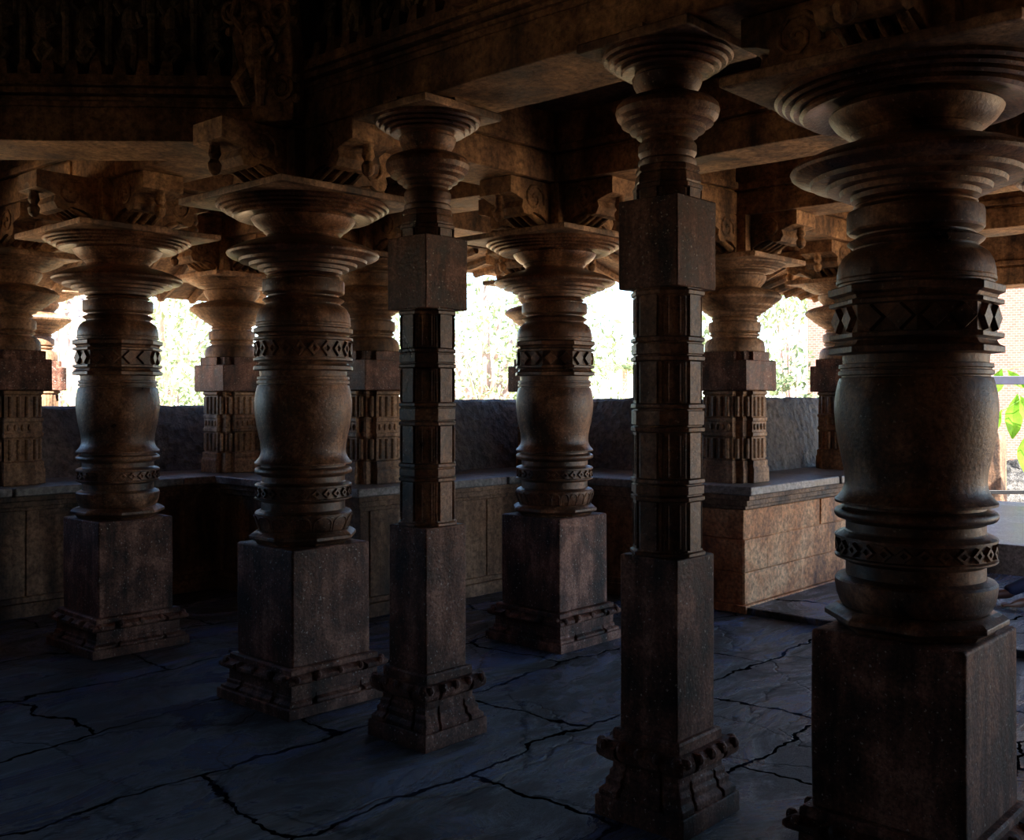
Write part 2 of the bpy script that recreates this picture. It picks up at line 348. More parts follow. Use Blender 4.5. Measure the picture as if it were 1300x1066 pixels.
# ------------------------------------------------------------------ the slim square columns
def notched_octagon(a):
    w = a * math.tan(pi / 8); out = []
    for k in range(8):
        t = k * pi / 4
        for s_, d in ((-w * .98, a * .90), (-w * .70, a * .90), (-w * .70, a), (w * .70, a), (w * .70, a * .90), (w * .98, a * .90)):
            out.append((cos(t) * d - sin(t) * s_, sin(t) * d + cos(t) * s_))
    return out
SH = notched_octagon
def slim_column(label, loc):
    r = thing('slim_column', label, 'column', (loc[0], loc[1], 0), 0, 'slim square columns')
    column_base(r, .2, .33, M['pedestal'])
    MB().plan(square, [(.13, .325), (.13, .6), (.13, 1.0)]).build('pedestal', M['pedestal'], r, .008, jit=.003)
    mb = MB(); pass
    sections = ((1.024, 1.206), (1.296, 1.468), (1.58, 1.738), (1.834, 1.99)); bands = ((1.206, 1.296), (1.468, 1.58), (1.738, 1.834))
    for z0, z1 in sections:
        mb.plan(SH, [(.127, z0), (.127, z1)])
        for k in range(8):                                   # a shallow reed on every second face
            if k % 2 == 0: continue
            t = k * pi / 4; hw = .022
            for c in (-hw, hw):
                x, y = cos(t) * .1265 - sin(t) * c, sin(t) * .1265 + cos(t) * c
                mb.tube([(x, y, z0 + .01), (x, y, z1 - .01)], .0045, 6)
    for z0, z1 in bands:
        mb.plan(octagon, [(.118, z0), (.133, z0 + .005), (.134, z0 + .018), (.124, z0 + .023), (.124, z0 + .027), (.131, z0 + .03), (.131, z1 - .03), (.124, z1 - .027), (.124, z1 - .023), (.134, z1 - .018), (.133, z1 - .005), (.118, z1)])
    mb.plan(octagon, [(.118, .998), (.136, 1.003), (.136, 1.014), (.126, 1.019), (.126, 1.026)])
    mb.plan(octagon, [(.118, 1.985), (.132, 1.992), (.134, 2.005), (.126, 2.012), (.126, 2.018)])
    mb.build('shaft', M['turned'], r, .0015, sharp=30)
    MB().plan(square, [(.135, 2.016), (.135, 2.2), (.135, 2.357)]).build('upper_block', M['pedestal'], r, .006, jit=.003)
    mb = MB(); mb.plan(notched_octagon, [(.125, 2.355), (.127, 2.395)]); mb.plan(octagon, [(.118, 2.393), (.127, 2.398), (.127, 2.412), (.117, 2.418), (.12, 2.425), (.116, 2.455), (.108, 2.462), (.116, 2.468), (.114, 2.484), (.104, 2.49)])
    mb.lathe([(.108, 2.49), (.112, 2.5), (.112, 2.512), (.102, 2.52), (.105, 2.528), (.112, 2.54), (.112, 2.57), (.106, 2.58), (.098, 2.59), (.098, 2.605)], 48)
    mb.build('neck', M['turned'], r, .001)
    mb = MB(); mb.lathe([(.098, 2.60), (.118, 2.606), (.119, 2.62), (.144, 2.626), (.146, 2.642), (.176, 2.652), (.178, 2.664), (.194, 2.680), (.2, 2.703), (.196, 2.722), (.182, 2.738), (.155, 2.75), (.125, 2.757), (.108, 2.762), (.105, 2.772)], 64)
    mb.build('disc', M['turned'], r)
    mb = MB(); mb.lathe([(.105, 2.768), (.115, 2.78), (.128, 2.8), (.134, 2.82), (.136, 2.832), (.126, 2.840), (.126, 2.852), (.155, 2.851), (.174, 2.850), (.179, 2.858), (.174, 2.869), (.198, 2.866), (.206, 2.874), (.2, 2.884), (.223, 2.881), (.231, 2.89), (.225, 2.900), (.245, 2.898), (.252, 2.908), (.248, 2.926)], 64)
    mb.build('capital', M['turned'], r)
    mb = MB(); mb.plan(square, [(.245, 2.922), (.25, 2.926), (.25, 2.956), (.245, 2.96)])
    for k in range(4):
        p = [(-.05, .14), (.05, .14), (.05, .235), (-.05, .235)]
        for _ in range(k): p = [(-y, x) for x, y in p]
        mb.loft([[(x, y, 2.955) for x, y in p], [(x, y, 2.98) for x, y in p]])
    mb.build('abacus', M['pier'], r, .004)
    return r
S4 = slim_column('nearer slim square column with a plain block high up, left of the biggest column', (3.33, 2.227))
S3 = dup(S4, (3.336, 3.591, 0), 'slim square column with a plain block high up, beside the arch-carved column')

# ------------------------------------------------------------------ piers standing on the bench
ZB = .952
PX = cross(.5, .22)
def bench_pier(label, loc):
    r = thing('bench_pier', label, 'pillar', (loc[0], loc[1], ZB), 0, 'pillars standing on the stone bench')
    z = lambda h: h - ZB
    MB().plan(PX, [(.235, 0), (.235, z(1.06)), (.225, z(1.08)), (.228, z(1.12)), (.21, z(1.13))]).build('base', M['pier'], r, .006, jit=.004)
    mb = MB(); mb.plan(PX, [(.208, z(1.125)), (.208, z(1.30)), (.222, z(1.31)), (.222, z(1.335)), (.214, z(1.34)), (.214, z(1.42)), (.222, z(1.425)), (.222, z(1.45)), (.208, z(1.455)), (.208, z(1.62)), (.222, z(1.63)), (.222, z(1.65)), (.2, z(1.66))])
    for z0, z1 in ((1.14, 1.29), (1.46, 1.61)):
        for k in range(4):
            for c in (-.06, 0, .06):
                x, y = .207, c
                for _ in range(k): x, y = -y, x
                mb.tube([(x, y, z(z0)), (x, y, z(z1))], .018, 8)
            for c in ((.185, .13), (.13, .185)):
                x, y = c
                for _ in range(k): x, y = -y, x
                mb.tube([(x, y, z(z0)), (x, y, z(z1))], .016, 8)
    n0 = len(mb.v)
    for k in range(4):                                     # beads of the carved band
        for c in (-.075, -.025, .025, .075):
            x, y = .214, c
            for _ in range(k): x, y = -y, x
            mb.blob((x, y, z(1.38)), (.016, .016, .026), 6)
    mb.build('fluted_shaft', M['pier'], r, .002, sharp=30)
    mb = MB(); mb.plan(square, [(.225, z(1.655)), (.235, z(1.66)), (.235, z(1.885)), (.225, z(1.89))])
    mb.plan(cross(.55, .15), [(.232, z(1.885)), (.232, z(1.955))])
    mb.build('block', M['pedestal'], r, .005, jit=.003)
    mb = MB(); mb.lathe([(.225, z(1.95)), (.232, z(1.96)), (.232, z(1.99)), (.227, z(2.02)), (.214, z(2.045)), (.19, z(2.06)), (.175, z(2.066)), (.175, z(2.075)), (.192, z(2.085)), (.192, z(2.092)), (.178, z(2.105)), (.198, z(2.115)), (.2, z(2.13)), (.2, z(2.17)), (.195, z(2.185)), (.17, z(2.195)), (.168, z(2.205)), (.18, z(2.214)), (.168, z(2.228)), (.168, z(2.235))], 56)
    mb.build('neck', M['pier'], r)
    mb = MB(); mb.lathe([(.168, z(2.23)), (.2, z(2.245)), (.205, z(2.255)), (.24, z(2.27)), (.245, z(2.282)), (.285, z(2.305)), (.292, z(2.318)), (.33, z(2.345)), (.352, z(2.36)), (.36, z(2.378)), (.352, z(2.395)), (.325, z(2.415)), (.28, z(2.432)), (.23, z(2.443)), (.2, z(2.45)), (.195, z(2.46))], 64)
    mb.build('disc', M['pier'], r)
    mb = MB(); mb.lathe([(.195, z(2.455)), (.205, z(2.47)), (.225, z(2.49)), (.24, z(2.52)), (.242, z(2.54)), (.23, z(2.55)), (.232, z(2.56)), (.27, z(2.57)), (.3, z(2.575)), (.305, z(2.585)), (.33, z(2.59)), (.338, z(2.6)), (.36, z(2.605)), (.37, z(2.615)), (.385, z(2.622)), (.39, z(2.635)), (.38, z(2.64))], 64)
    mb.build('capital', M['pier'], r)
    mb = MB(); mb.plan(square, [(.39, z(2.635)), (.4, z(2.64)), (.4, z(2.672)), (.39, z(2.675))]); mb.build('abacus', M['pier'], r, .004)
    return r
PIERS = {'E': (7.08, 4.11), 'F': (5.04, 7.97), 'G': (5.1, 6.15), 'H': (3.13, 8.0), 'I': (9.05, 4.1), 'J': (7.17, 6.15), 'K': (4.4, 10.6)}
pE = bench_pier('fluted pillar at the bench corner, just right of the nearer slim column', PIERS['E'])
for k, lb in (('F', 'fluted pillar in the inner bench corner between the two left turned columns'),
              ('G', 'fluted pillar partly hidden between the arch-carved column and a slim column'),
              ('H', 'fluted pillar on the bench at the left edge of the view'),
              ('I', 'fluted pillar on the bench, half hidden behind the biggest column'),
              ('J', 'fluted pillar on the bench, almost hidden behind the middle turned column')):
    dup(pE, (*PIERS[k], ZB), lb)
tag(dup(pE, (*PIERS['K'], ZB + .02), 'sunlit rim of a pillar outside the hall, beyond the left edge pillar'), group='pillars outside the hall')
# its own footing outside
tag(MB().plan(square, [(.45, -.6), (.45, .9), (.38, .972)]).build('stone_footing', M['bench'], None, .01, loc=(*PIERS['K'], 0)), 'low stone footing under the pillar outside the hall', 'footing')

# ------------------------------------------------------------------ brackets above the capitals
def bracket_mesh(zb, zt, ln, w):
    """four arms with scrolled undersides and pendant tips"""
    h = zt - zb; prof = [(0, zb), (.36 * ln, zb), (.42 * ln, zb + .06 * h), (.40 * ln, zb + .18 * h), (.5 * ln, zb + .30 * h), (.62 * ln, zb + .34 * h), (.70 * ln, zb + .26 * h), (.78 * ln, zb + .28 * h), (.82 * ln, zb + .42 * h), (.80 * ln, zb + .55 * h), (.9 * ln, zb + .62 * h), (ln, zb + .66 * h), (ln, zt), (0, zt)]
    mb = MB(); mb.box(-w * .75, w * .75, -w * .75, w * .75, zb, zt)
    for k in range(4):
        n0 = len(mb.v)
        mb.prism(prof, 'y', -w / 2, w / 2)
        for c in (-.36, -.12, .12, .36):                    # claw like ribs curling under the arm
            pts = [(ln * (.30 + .5 * q / 8), c * w, zb + h * (.12 + .42 * (q / 8) ** 1.6)) for q in range(9)]
            mb.tube(pts, [w * .10 * (1 - .5 * q / 8) for q in range(9)], 7)
        mb.lathe([(.012, zb + .12 * h), (.03, zb + .18 * h), (.036, zb + .3 * h), (.02, zb + .38 * h), (.034, zb + .46 * h), (.026, zb + .6 * h), (.04, zb + .7 * h)], 12, c=(ln * .93, 0))
        for sy in (-1, 1):                                   # side scroll
            pts = [(ln * (.62 + (.02 + .012 * q) * cos(q * .75)), sy * w * .5, zb + h * (.62 + (.04 + .022 * q) * sin(q * .75))) for q in range(14)]
            mb.tube(pts, .012, 6)
        mb.xform(lambda x, y, z, k=k: (x * cos(k * pi / 2) - y * sin(k * pi / 2), x * sin(k * pi / 2) + y * cos(k * pi / 2), z), n0)
    return mb
def bracket(label, loc, zb=2.655, zt=2.978, ln=.58, w=.27, proto=None):
    if proto is None:
        o = bracket_mesh(zb, zt, ln, w).build('scrolled_bracket', M['beam'], None, .006, loc=(*loc, 0)); 
        return tag(o, label, 'bracket', 'scrolled brackets above the capitals')
    o = proto.copy(); COL.objects.link(o); o.location = (*loc, 0); o['label'] = label; return o
bA = bracket('scrolled stone bracket on top of the biggest column at right', COLS['A'], 2.673)
bracket('scrolled stone bracket on top of the arch-carved column', COLS['B'], proto=bA)
bracket('scrolled stone bracket on top of the leftmost turned column', COLS['C'], proto=bA)
bracket('scrolled stone bracket on top of the turned column between the slim columns', COLS['D'], proto=bA)
bracket('scrolled stone bracket above the capital at the right edge', COLS['M'], proto=bA)
bE = bracket('scrolled stone bracket on the bench pillar right of the nearer slim column', PIERS['E'], 2.676, ln=.6, w=.3)
for k, lb in (('F', 'scrolled stone bracket on the bench pillar between the two left turned columns'), ('G', 'scrolled stone bracket on the bench pillar behind the arch-carved column'), ('H', 'scrolled stone bracket on the pillar at the left edge'), ('I', 'scrolled stone bracket on the bench pillar behind the biggest column'), ('J', 'scrolled stone bracket on the bench pillar behind the middle turned column')):
    bracket(lb, PIERS[k], proto=bE)

# ------------------------------------------------------------------ beams
def beam(label, p, q, z0=2.98, z1=3.42, w=.42, mat='beam'):
    p = Vector((*p, 0)); q = Vector((*q, 0)); L_ = (q - p).length; a = atan2(q.y - p.y, q.x - p.x)
    mb = MB(); n = max(2, int(L_ / .25))
    for (wa, za, zb) in ((w / 2, z0, z0 + .17), (w / 2 - .02, z0 + .17, z0 + .19), (w / 2 + .015, z0 + .19, z0 + .24), (w / 2 - .01, z0 + .24, z1)):
        mb.loft([[(L_ * i / n, -wa, za), (L_ * i / n, wa, za), (L_ * i / n, wa, zb), (L_ * i / n, -wa, zb)] for i in range(n + 1)])
    o = mb.build('stone_beam', M[mat], None, .01, jit=.008); o.location = p; o.rotation_euler.z = a
    return tag(o, label, 'beam', 'stone ceiling beams')
A, B, C, D, MM = (COLS[k] for k in 'ABCDM'); E, F, G, H, I, J, K = (PIERS[k] for k in 'EFGHIJK')
g = .215
beam('stone beam running from the arch-carved column to the middle turned column', (B[0] + g, 4.46), (D[0] - g, 4.42))
beam('stone beam above the middle turned column and the corner bench pillar', (D[0] + g, 4.36), (E[0] - g, 4.15))
beam('stone beam over the bench pillars behind the biggest column', (E[0] + g, 4.12), (I[0] - g, 4.1))
beam('pale lit soffit beam crossing between the biggest and the middle turned column', (5.3, -2.6), (5.25, 4.62))
beam('short stone beam from the middle turned column back to the bench pillars', (5.25, 4.62), (5.12, 6.15 - g))
beam('stone beam between the leftmost and the arch-carved turned columns', (3.3, 4.80), (3.2, 6.62))
beam('stone beam from the leftmost turned column to the left edge pillar', (3.2, 6.64), (3.15, 8.0 + g))
beam('stone beam from the leftmost turned column toward the bench pillar behind', (3.2 + g, 6.38), (G[0] - g, 6.2))
beam('stone beam over the two pillars behind the middle turned column', (G[0] + g, 6.15), (J[0] - g, 6.15))
beam('stone beam over the bench pillars at the far left', (H[0] + g, 8.0), (F[0] - g, 7.98))
beam('stone beam over the inner bench corner at left', (F[0], F[1] + g), (G[0], G[1] - g))
beam('stone beam running off the left edge above the edge pillar', (-6.2, 8.0), (H[0] - g, 8.0))
beam('stone beam over the bench corner left of the bright right opening', (J[0], J[1] + g), (7.1, 4.12 + g))
beam('lit stone beam ahead of the porch, right of the corner bench pillar', (7.1, -2.6), (7.1, 4.12 + g))
beam('lit stone beam over the porch entrance at the right edge', (9.05, -2.6), (9.05, 4.1 + g))
beam('stone beam from the biggest column to the capital at the right edge', (A[0] + g, 1.3), (5.3 - g, 1.15))
beam('stone beam from the right edge capital toward the porch', (5.3 + g, 1.12), (7.1 - g, 1.1))
beam('stone beam at the porch, far right, high under the roof', (7.1 + g, 1.1), (9.05 - g, 1.1))
beam('outermost lintel of the porch above the brick wall', (11, -2.6), (11, 4.7), 2.72, 3.42, .4)
beam('short porch beam reaching the outermost lintel', (9.05 + g, 4.1), (11 - .2, 4.1), 2.8)
beam('low porch beam reaching the outermost lintel on the near side', (9.05 + g, 1.1), (11 - .2, 1.1), 2.8)

# ------------------------------------------------------------------ octagonal centre: carved beams and frieze
OC = (-.523, 2.925); OS = 3.25; OR = OS / (2 * sin(pi / 8))
ov = [(OC[0] + OR * cos(-pi / 8 + k * pi / 4), OC[1] + OR * sin(-pi / 8 + k * pi / 4)) for k in range(8)]
OLAB = {0: 'long carved beam with toothed edge over the two slim columns', 1: 'carved beam with toothed edge crossing the upper left of the view',
        7: 'carved beam with toothed edge above the biggest column at top right'}
for k in range(8):
    p, q = Vector((*ov[k], 0)), Vector((*ov[(k + 1) % 8], 0)); dz = -.05 if k == 1 else 0
    t = thing('carved_beam', OLAB.get(k, 'carved beam of the central octagon behind the camera'), 'beam', p, atan2(q.y - p.y, q.x - p.x), 'carved beams around the central bay')
    L_ = (q - p).length; w = .23; off = w * math.tan(pi / 8)
    # local: x along, +y toward the octagon's centre
    mb = MB(); n = 16
    def seg(y0, y1, za, zb):
        e0, e1 = y0 * math.tan(pi / 8), y1 * math.tan(pi / 8)
        mb.loft([[(e0 + (L_ - 2 * e0) * i / n, y0, za), (e1 + (L_ - 2 * e1) * i / n, y1, za), (e1 + (L_ - 2 * e1) * i / n, y1, zb), (e0 + (L_ - 2 * e0) * i / n, y0, zb)] for i in range(n + 1)])
    seg(-w, w, 2.98 + dz, 3.16 + dz); seg(-w, w + .0, 3.16 + dz, 3.2 + dz); seg(-w, w - .03, 3.2 + dz, 3.3 + dz)
    mb.build('soffit_block', M['beam'], t, .01, jit=.008)
    mb = MB(); seg(w - .1, w + .02, 3.185 + dz, 3.205 + dz); seg(w - .1, w + .045, 3.215 + dz, 3.245 + dz); seg(w - .1, w + .06, 3.252 + dz, 3.268 + dz)
    mb.build('moulding', M['beam'], t, .004)
    mb = MB(); seg(w - .1, w + .05, 3.27 + dz, 3.31 + dz); m_ = int(L_ / .118)
    for i in range(1, m_):
        x = L_ * i / m_
        mb.loft([[(x - .036, w - .1, 3.31 + dz), (x + .036, w - .1, 3.31 + dz), (x + .036, w + .05, 3.31 + dz), (x - .036, w + .05, 3.31 + dz)],
                 [(x - .024, w - .1, 3.385 + dz), (x + .024, w - .1, 3.385 + dz), (x + .024, w + .04, 3.385 + dz), (x - .024, w + .04, 3.385 + dz)]])
    mb.build('toothed_edge', M['beam'], t, .003, jit=.004)
    # frieze above
    fr = thing('carved_frieze', {0: 'dark carved frieze above the toothed beam at the top centre', 1: 'dark frieze of carved figures at the top left',
               7: 'dark carved frieze at the top right above the biggest capital'}.get(k, 'carved frieze of the central octagon behind the camera'), 'frieze', p, atan2(q.y - p.y, q.x - p.x), 'carved friezes around the central bay')
    mb = MB(); seg(-.1, .08, 3.3 + dz, 4.4); mb.build('wall_slab', M['frieze'], fr)
    mb = MB(); nn = 13
    for i in range(nn + 1):
        x = .18 + (L_ - .36) * i / nn; zz = 3.36 + dz
        mb.lathe([(.03, zz), (.034, zz + .03), (.022, zz + .05), (.022, zz + .3), (.032, zz + .32), (.018, zz + .36), (.036, zz + .42), (.02, zz + .48), (.03, zz + .56), (.03, zz + .9)], 8, c=(x, .11))
    mb.build('colonnette_row', M['frieze'], fr)
    if k in (0, 1, 7):
        for i in range(nn):
            x = .18 + (L_ - .36) * (i + .5) / nn; zz = 3.37 + dz; s = random.choice((-1, 1)); mb = MB()
            mb.blob((x, .13, zz + .27), (.042, .035, .075), 9); mb.blob((x + s * .012, .135, zz + .385), (.026, .028, .034), 9)
            mb.blob((x, .13, zz + .19), (.046, .035, .05), 9)
            mb.tube([(x - .02, .135, zz + .18), (x - .032 * s, .15, zz + .1), (x - .02, .14, zz)], [.024, .02, .016], 7)
            mb.tube([(x + .02, .135, zz + .18), (x + .05 * s, .15, zz + .11), (x + .025, .14, zz)], [.024, .02, .016], 7)
            mb.tube([(x - .04, .13, zz + .31), (x - .065, .15, zz + .24), (x - .03, .165, zz + .22)], [.015, .013, .011], 6)
            mb.tube([(x + .04, .13, zz + .31), (x + .068, .15, zz + .35), (x + .05, .16, zz + .43)], [.015, .013, .011], 6)
            mb.tube([(x - .07, .12, zz + .3)] + [(x + .07 * cos(pi - pi * a / 8), .12, zz + .42 + .06 * sin(pi * a / 8)) for a in range(9)] + [(x + .07, .12, zz + .3)], .011, 6)
            mb.build('carved_figure', M['frieze'], fr)
    if k not in (0, 1, 7): pass

# foliage-scroll corner brackets that lean out below the frieze
def scroll_carving(label, loc, rz, sc=1.0):
    t = thing('carved_scroll_bracket', label, 'carving', loc, rz, 'carved scroll brackets below the frieze')
    mb = MB(); mb.loft([[(x * s_ - .5 * 0, y, z) for x, y in ((-.14, 0), (.14, 0), (.14, .10), (-.14, .10))] for s_, z in ((.7, 0), (1, .25), (1.2, .6), (1.2, .8))])
    mb.xform(lambda x, y, z: (x, y + z * .28, z)); mb.build('back_slab', M['beam'], t, .008)
    rnd = random.Random(3)
    mb = MB()
    for (cx, cz, R, turn, dr) in ((-.08, .12, .06, 1, 0), (.08, .16, .065, -1, 1), (0, .30, .08, 1, 2), (-.12, .42, .06, -1, 0), (.11, .45, .07, 1, 1), (0, .58, .085, -1, 2), (-.13, .68, .05, 1, 1), (.13, .70, .05, -1, 0)):
        pts = []
        for q in range(22):
            a = dr + turn * q * .55; rr = R * (1 - q / 26)
            pts.append((cx + rr * cos(a), .115 + cz * .28 + .02 * q / 22, cz + rr * sin(a)))
        mb.tube(pts, [.014 - .0003 * q for q in range(22)], 6)
        for q in range(5):
            a = q * 1.25; mb.blob((cx + R * 1.25 * cos(a), .11 + cz * .28, cz + R * 1.25 * sin(a)), (.02, .014, .02), 6)
    mb.build('scrollwork', M['beam'], t)
    mb = MB(); z = .3; y0 = .16 + z * .28
    mb.blob((0, y0, .30), (.05, .045, .09), 10); mb.blob((.01, y0 + .01, .43), (.032, .035, .042), 10); mb.blob((0, y0 - .01, .21), (.055, .045, .06), 10)
    mb.tube([(-.03, y0, .2), (-.05, y0 + .03, .12), (-.03, y0, .03)], [.03, .026, .018], 8); mb.tube([(.03, y0, .2), (.07, y0 + .03, .13), (.04, y0, .04)], [.03, .026, .018], 8)
    mb.tube([(.05, y0, .35), (.1, y0 + .02, .42), (.07, y0 + .02, .52)], [.018, .015, .012], 7); mb.tube([(-.05, y0, .35), (-.1, y0 + .03, .28), (-.06, y0 + .05, .24)], [.018, .015, .012], 7)
    mb.build('dancing_figure', M['beam'], t)
    for c in t.children: c.scale = (sc,) * 3
    return t
def toward(p, off): 
    v = Vector((OC[0] - p[0], OC[1] - p[1])).normalized(); return (p[0] + v.x * off, p[1] + v.y * off)
for k_, lb, z_ in ((1, 'leaning carved figure with scrolls in the dark corner above the arch-carved column', 3.0), (0, 'leaning carved figure with scrolls above the biggest column, top right', 3.0)):
    px, py = toward(ov[k_], .30); scroll_carving(lb, (px, py, z_), atan2(OC[1] - py, OC[0] - px) - pi / 2, 1.15)
# foliage curl above the nearer slim column
p_ = Vector((3.1, 1.75)); scroll_carving('carved foliage scroll high between the nearer slim column and the biggest one', (3.13, 1.86, 3.03), pi / 2, .9)
scroll_carving('small carved foliage scroll at the top centre above the toothed beam', (3.12, 3.1, 3.28), pi / 2, .55)

# ------------------------------------------------------------------ bench
def boxes(name, lst, mat, parent, bevel=.008, jit=.004):
    mb = MB()
    for b in lst: mb.box(*b)
    return mb.build(name, mat, parent, bevel, jit=jit)
RUNS = [  # label, slab rect (u0,u1,v0,v1), exposed sides: -y, -x
    ('stone bench along the far left, behind the leftmost turned column', (-6.35, 5.7, 7.6, 8.7), '-y'),
    ('short return of the stone bench between the leftmost and arch-carved columns', (4.64, 5.7, 6.8, 7.6), '-x'),
    ('stone bench section behind the slim column and the middle turned column', (4.64, 7.8, 5.72, 6.8), '-y-x'),
    ('short return of the stone bench between the middle turned column and nearer slim column', (6.64, 7.8, 4.78, 5.72), '-x'),
    ('stone bench with lit brown side wall, left of the biggest column', (6.64, 9.6, 3.72, 4.78), '-y-x'),
]
for i, (lb, (u0, u1, v0, v1), ex) in enumerate(RUNS):
    t = thing('stone_bench', lb, 'bench', ((u0 + u1) / 2, (v0 + v1) / 2, 0), 0, 'runs of the stone bench'); cx, cy = (u0 + u1) / 2, (v0 + v1) / 2
    def R(z0, z1, ins):
        a = u0 + (ins if '-x' in ex else 0); b = u1; c = v0 + (ins if '-y' in ex else 0); d = v1 + (.0 if 0 else 0)
        if i in (1, 3): d = v1 + ins
        return (a - cx, b - cx, c - cy, d - cy, z0, z1)
    # seat of separate slabs with joints
    sl = []; n = max(1, round((u1 - u0) / 1.35)) if ex != '-x' else 1
    for k in range(n):
        a = u0 + (u1 - u0) * k / n; b = u0 + (u1 - u0) * (k + 1) / n - (.012 if k < n - 1 else 0)
        sl.append((a - cx, b - cx, v0 - cy - (.012 if k % 2 else 0), v1 - cy, .885, ZB))
    boxes('seat_slab', sl, M['seat'], t, .012)
    boxes('moulding', [R(.845, .885, .035), R(.80, .845, .07), R(.77, .80, .10)], M['bench'], t)
    w = [R(0.0, .77, .12), R(0, .10, .06), R(.10, .14, .09)]
    if '-y' in ex:
        m_ = int((u1 - u0) / .62)
        for k in range(m_):
            x = u0 + .2 + .62 * k
            if x + .1 < (u1 if i not in (0, 2) else (4.64 if i == 0 else 6.64)): w.append((x - cx, x + .09 - cx, v0 + .105 - cy, v0 + .13 - cy, .14, .77))
    if i == 4:
        w = [R(0.0, .77, .135), R(0, .06, .10)]
        for (za, zb, x0_, st) in ((.065, .30, 0, .9), (.305, .545, .35, 1.05), (.55, .765, 0, 1.25)):
            xs = [u0 + .12] + [u0 + .12 + x0_ + st * k for k in range(1 if not x0_ else 0, 5) if u0 + .12 + x0_ + st * k < u1 - .1] + [u1]
            for k in range(len(xs) - 1):
                d_ = .004 * ((k * 7 + int(za * 10)) % 3)
                w.append((xs[k] + .004 - cx, xs[k + 1] - .004 - cx, v0 + .12 + d_ - cy, v0 + .3 - cy, za, zb))
            w.append((u0 + .12 - cx, u0 + .3 - cx, v0 + .13 - cy, v1 - cy, za, zb))
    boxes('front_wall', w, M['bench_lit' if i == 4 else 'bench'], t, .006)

# ------------------------------------------------------------------ parapets behind the bench, and the eaves
FOOT = [(.2, 8.35), (5.35, 8.35), (5.35, 6.45), (7.46, 6.45), (7.46, 4.42), (9.6, 4.42)]
def sweep(mb, a, b, prof, n, fix=(True, True)):
    rings = []
    for i in range(n + 1):
        t = i / n; rg = []
        for o, z in prof:
            if a[1] == b[1]:     # along u
                ua = a[0] + (o if fix[0] else 0); ub = b[0] + (o if fix[1] else 0); rg.append((ua + (ub - ua) * t, a[1] + o, z))
            else:
                va = a[1] + o; vb = b[1] + o; rg.append((a[0] + o, va + (vb - va) * t, z))
        rings.append(rg)
    mb.loft(rings)
TOPS = [1.53, 1.55, 1.585, 1.59, 1.60]; LIPS = [2.58, 2.68, 2.88, 2.80, 2.73]
PL = ['low sloping stone parapet along the far left behind the bench', 'short stone parapet return between the leftmost and arch-carved columns', 'sloping stone parapet in shade either side of the middle turned column',
      'short stone parapet return right of the middle turned column', 'sloping stone parapet catching blue light left of the biggest column']
EL = ['stone eave over the far left opening', 'short stone eave over the left inner corner', 'stone eave above the opening behind the middle turned column', 'short stone eave left of the right-hand bench pillar', 'ribbed stone eave lit from below above the right opening']
for i in range(5):
    a, b = FOOT[i], FOOT[i + 1]; fx = (i != 0, i != 4); L_ = abs(a[0] - b[0]) + abs(a[1] - b[1]); n = max(6, int(L_ / .12)); T = TOPS[i]
    prof = [(0, ZB), (.02, ZB + .03), (.05, ZB + .2), (.09, ZB + .4), (.13, T - .06), (.15, T - .02), (.18, T), (.26, T), (.30, T - .03), (.31, T - .15), (.24, ZB)]
    mb = MB(); sweep(mb, a, b, prof, n, fx)
    tag(mb.build('stone_parapet', M['parapet'], None, 0, jit=.018), PL[i], 'parapet', 'stone parapets behind the bench')
    lp = LIPS[i]; b = (12.9, 4.42) if i == 4 else b; L_ = abs(a[0] - b[0]) + abs(a[1] - b[1]); n = max(6, int(L_ / .12)); t = thing('stone_eave', EL[i], 'eave', (0, 0, 0), 0, 'stone eaves outside the openings')
    mb = MB(); sweep(mb, a, b, [(.2, 3.0), (.2, 3.6), (.35, 3.6), (.98, lp + .12), (1.0, lp + .04), (.97, lp), (.6, lp + (3.0 - lp) * .42)], max(2, n // 3), fx)
    mb.build('sloping_slab', M['beam'], t, .01, jit=.01)
    mb = MB(); k_ = int(L_ / .33)
    for q in range(k_ + 1):
        s = .15 + (L_ - .1) * q / max(1, k_)
        if a[1] == b[1]:
            x = a[0] + s; pts = [(x, a[1] + o, z - .01) for o, z in ((.25, 2.99), (.6, lp + (3.0 - lp) * .40), (.92, lp + .0))]
        else:
            y = a[1] - s + .5; pts = [(a[0] + o, y, z - .01) for o, z in ((.25, 2.99), (.6, lp + (3.0 - lp) * .40), (.92, lp + .0))]
        mb.tube(pts, [.035, .05, .04], 7)
    mb.build('ribs', M['beam'], t)

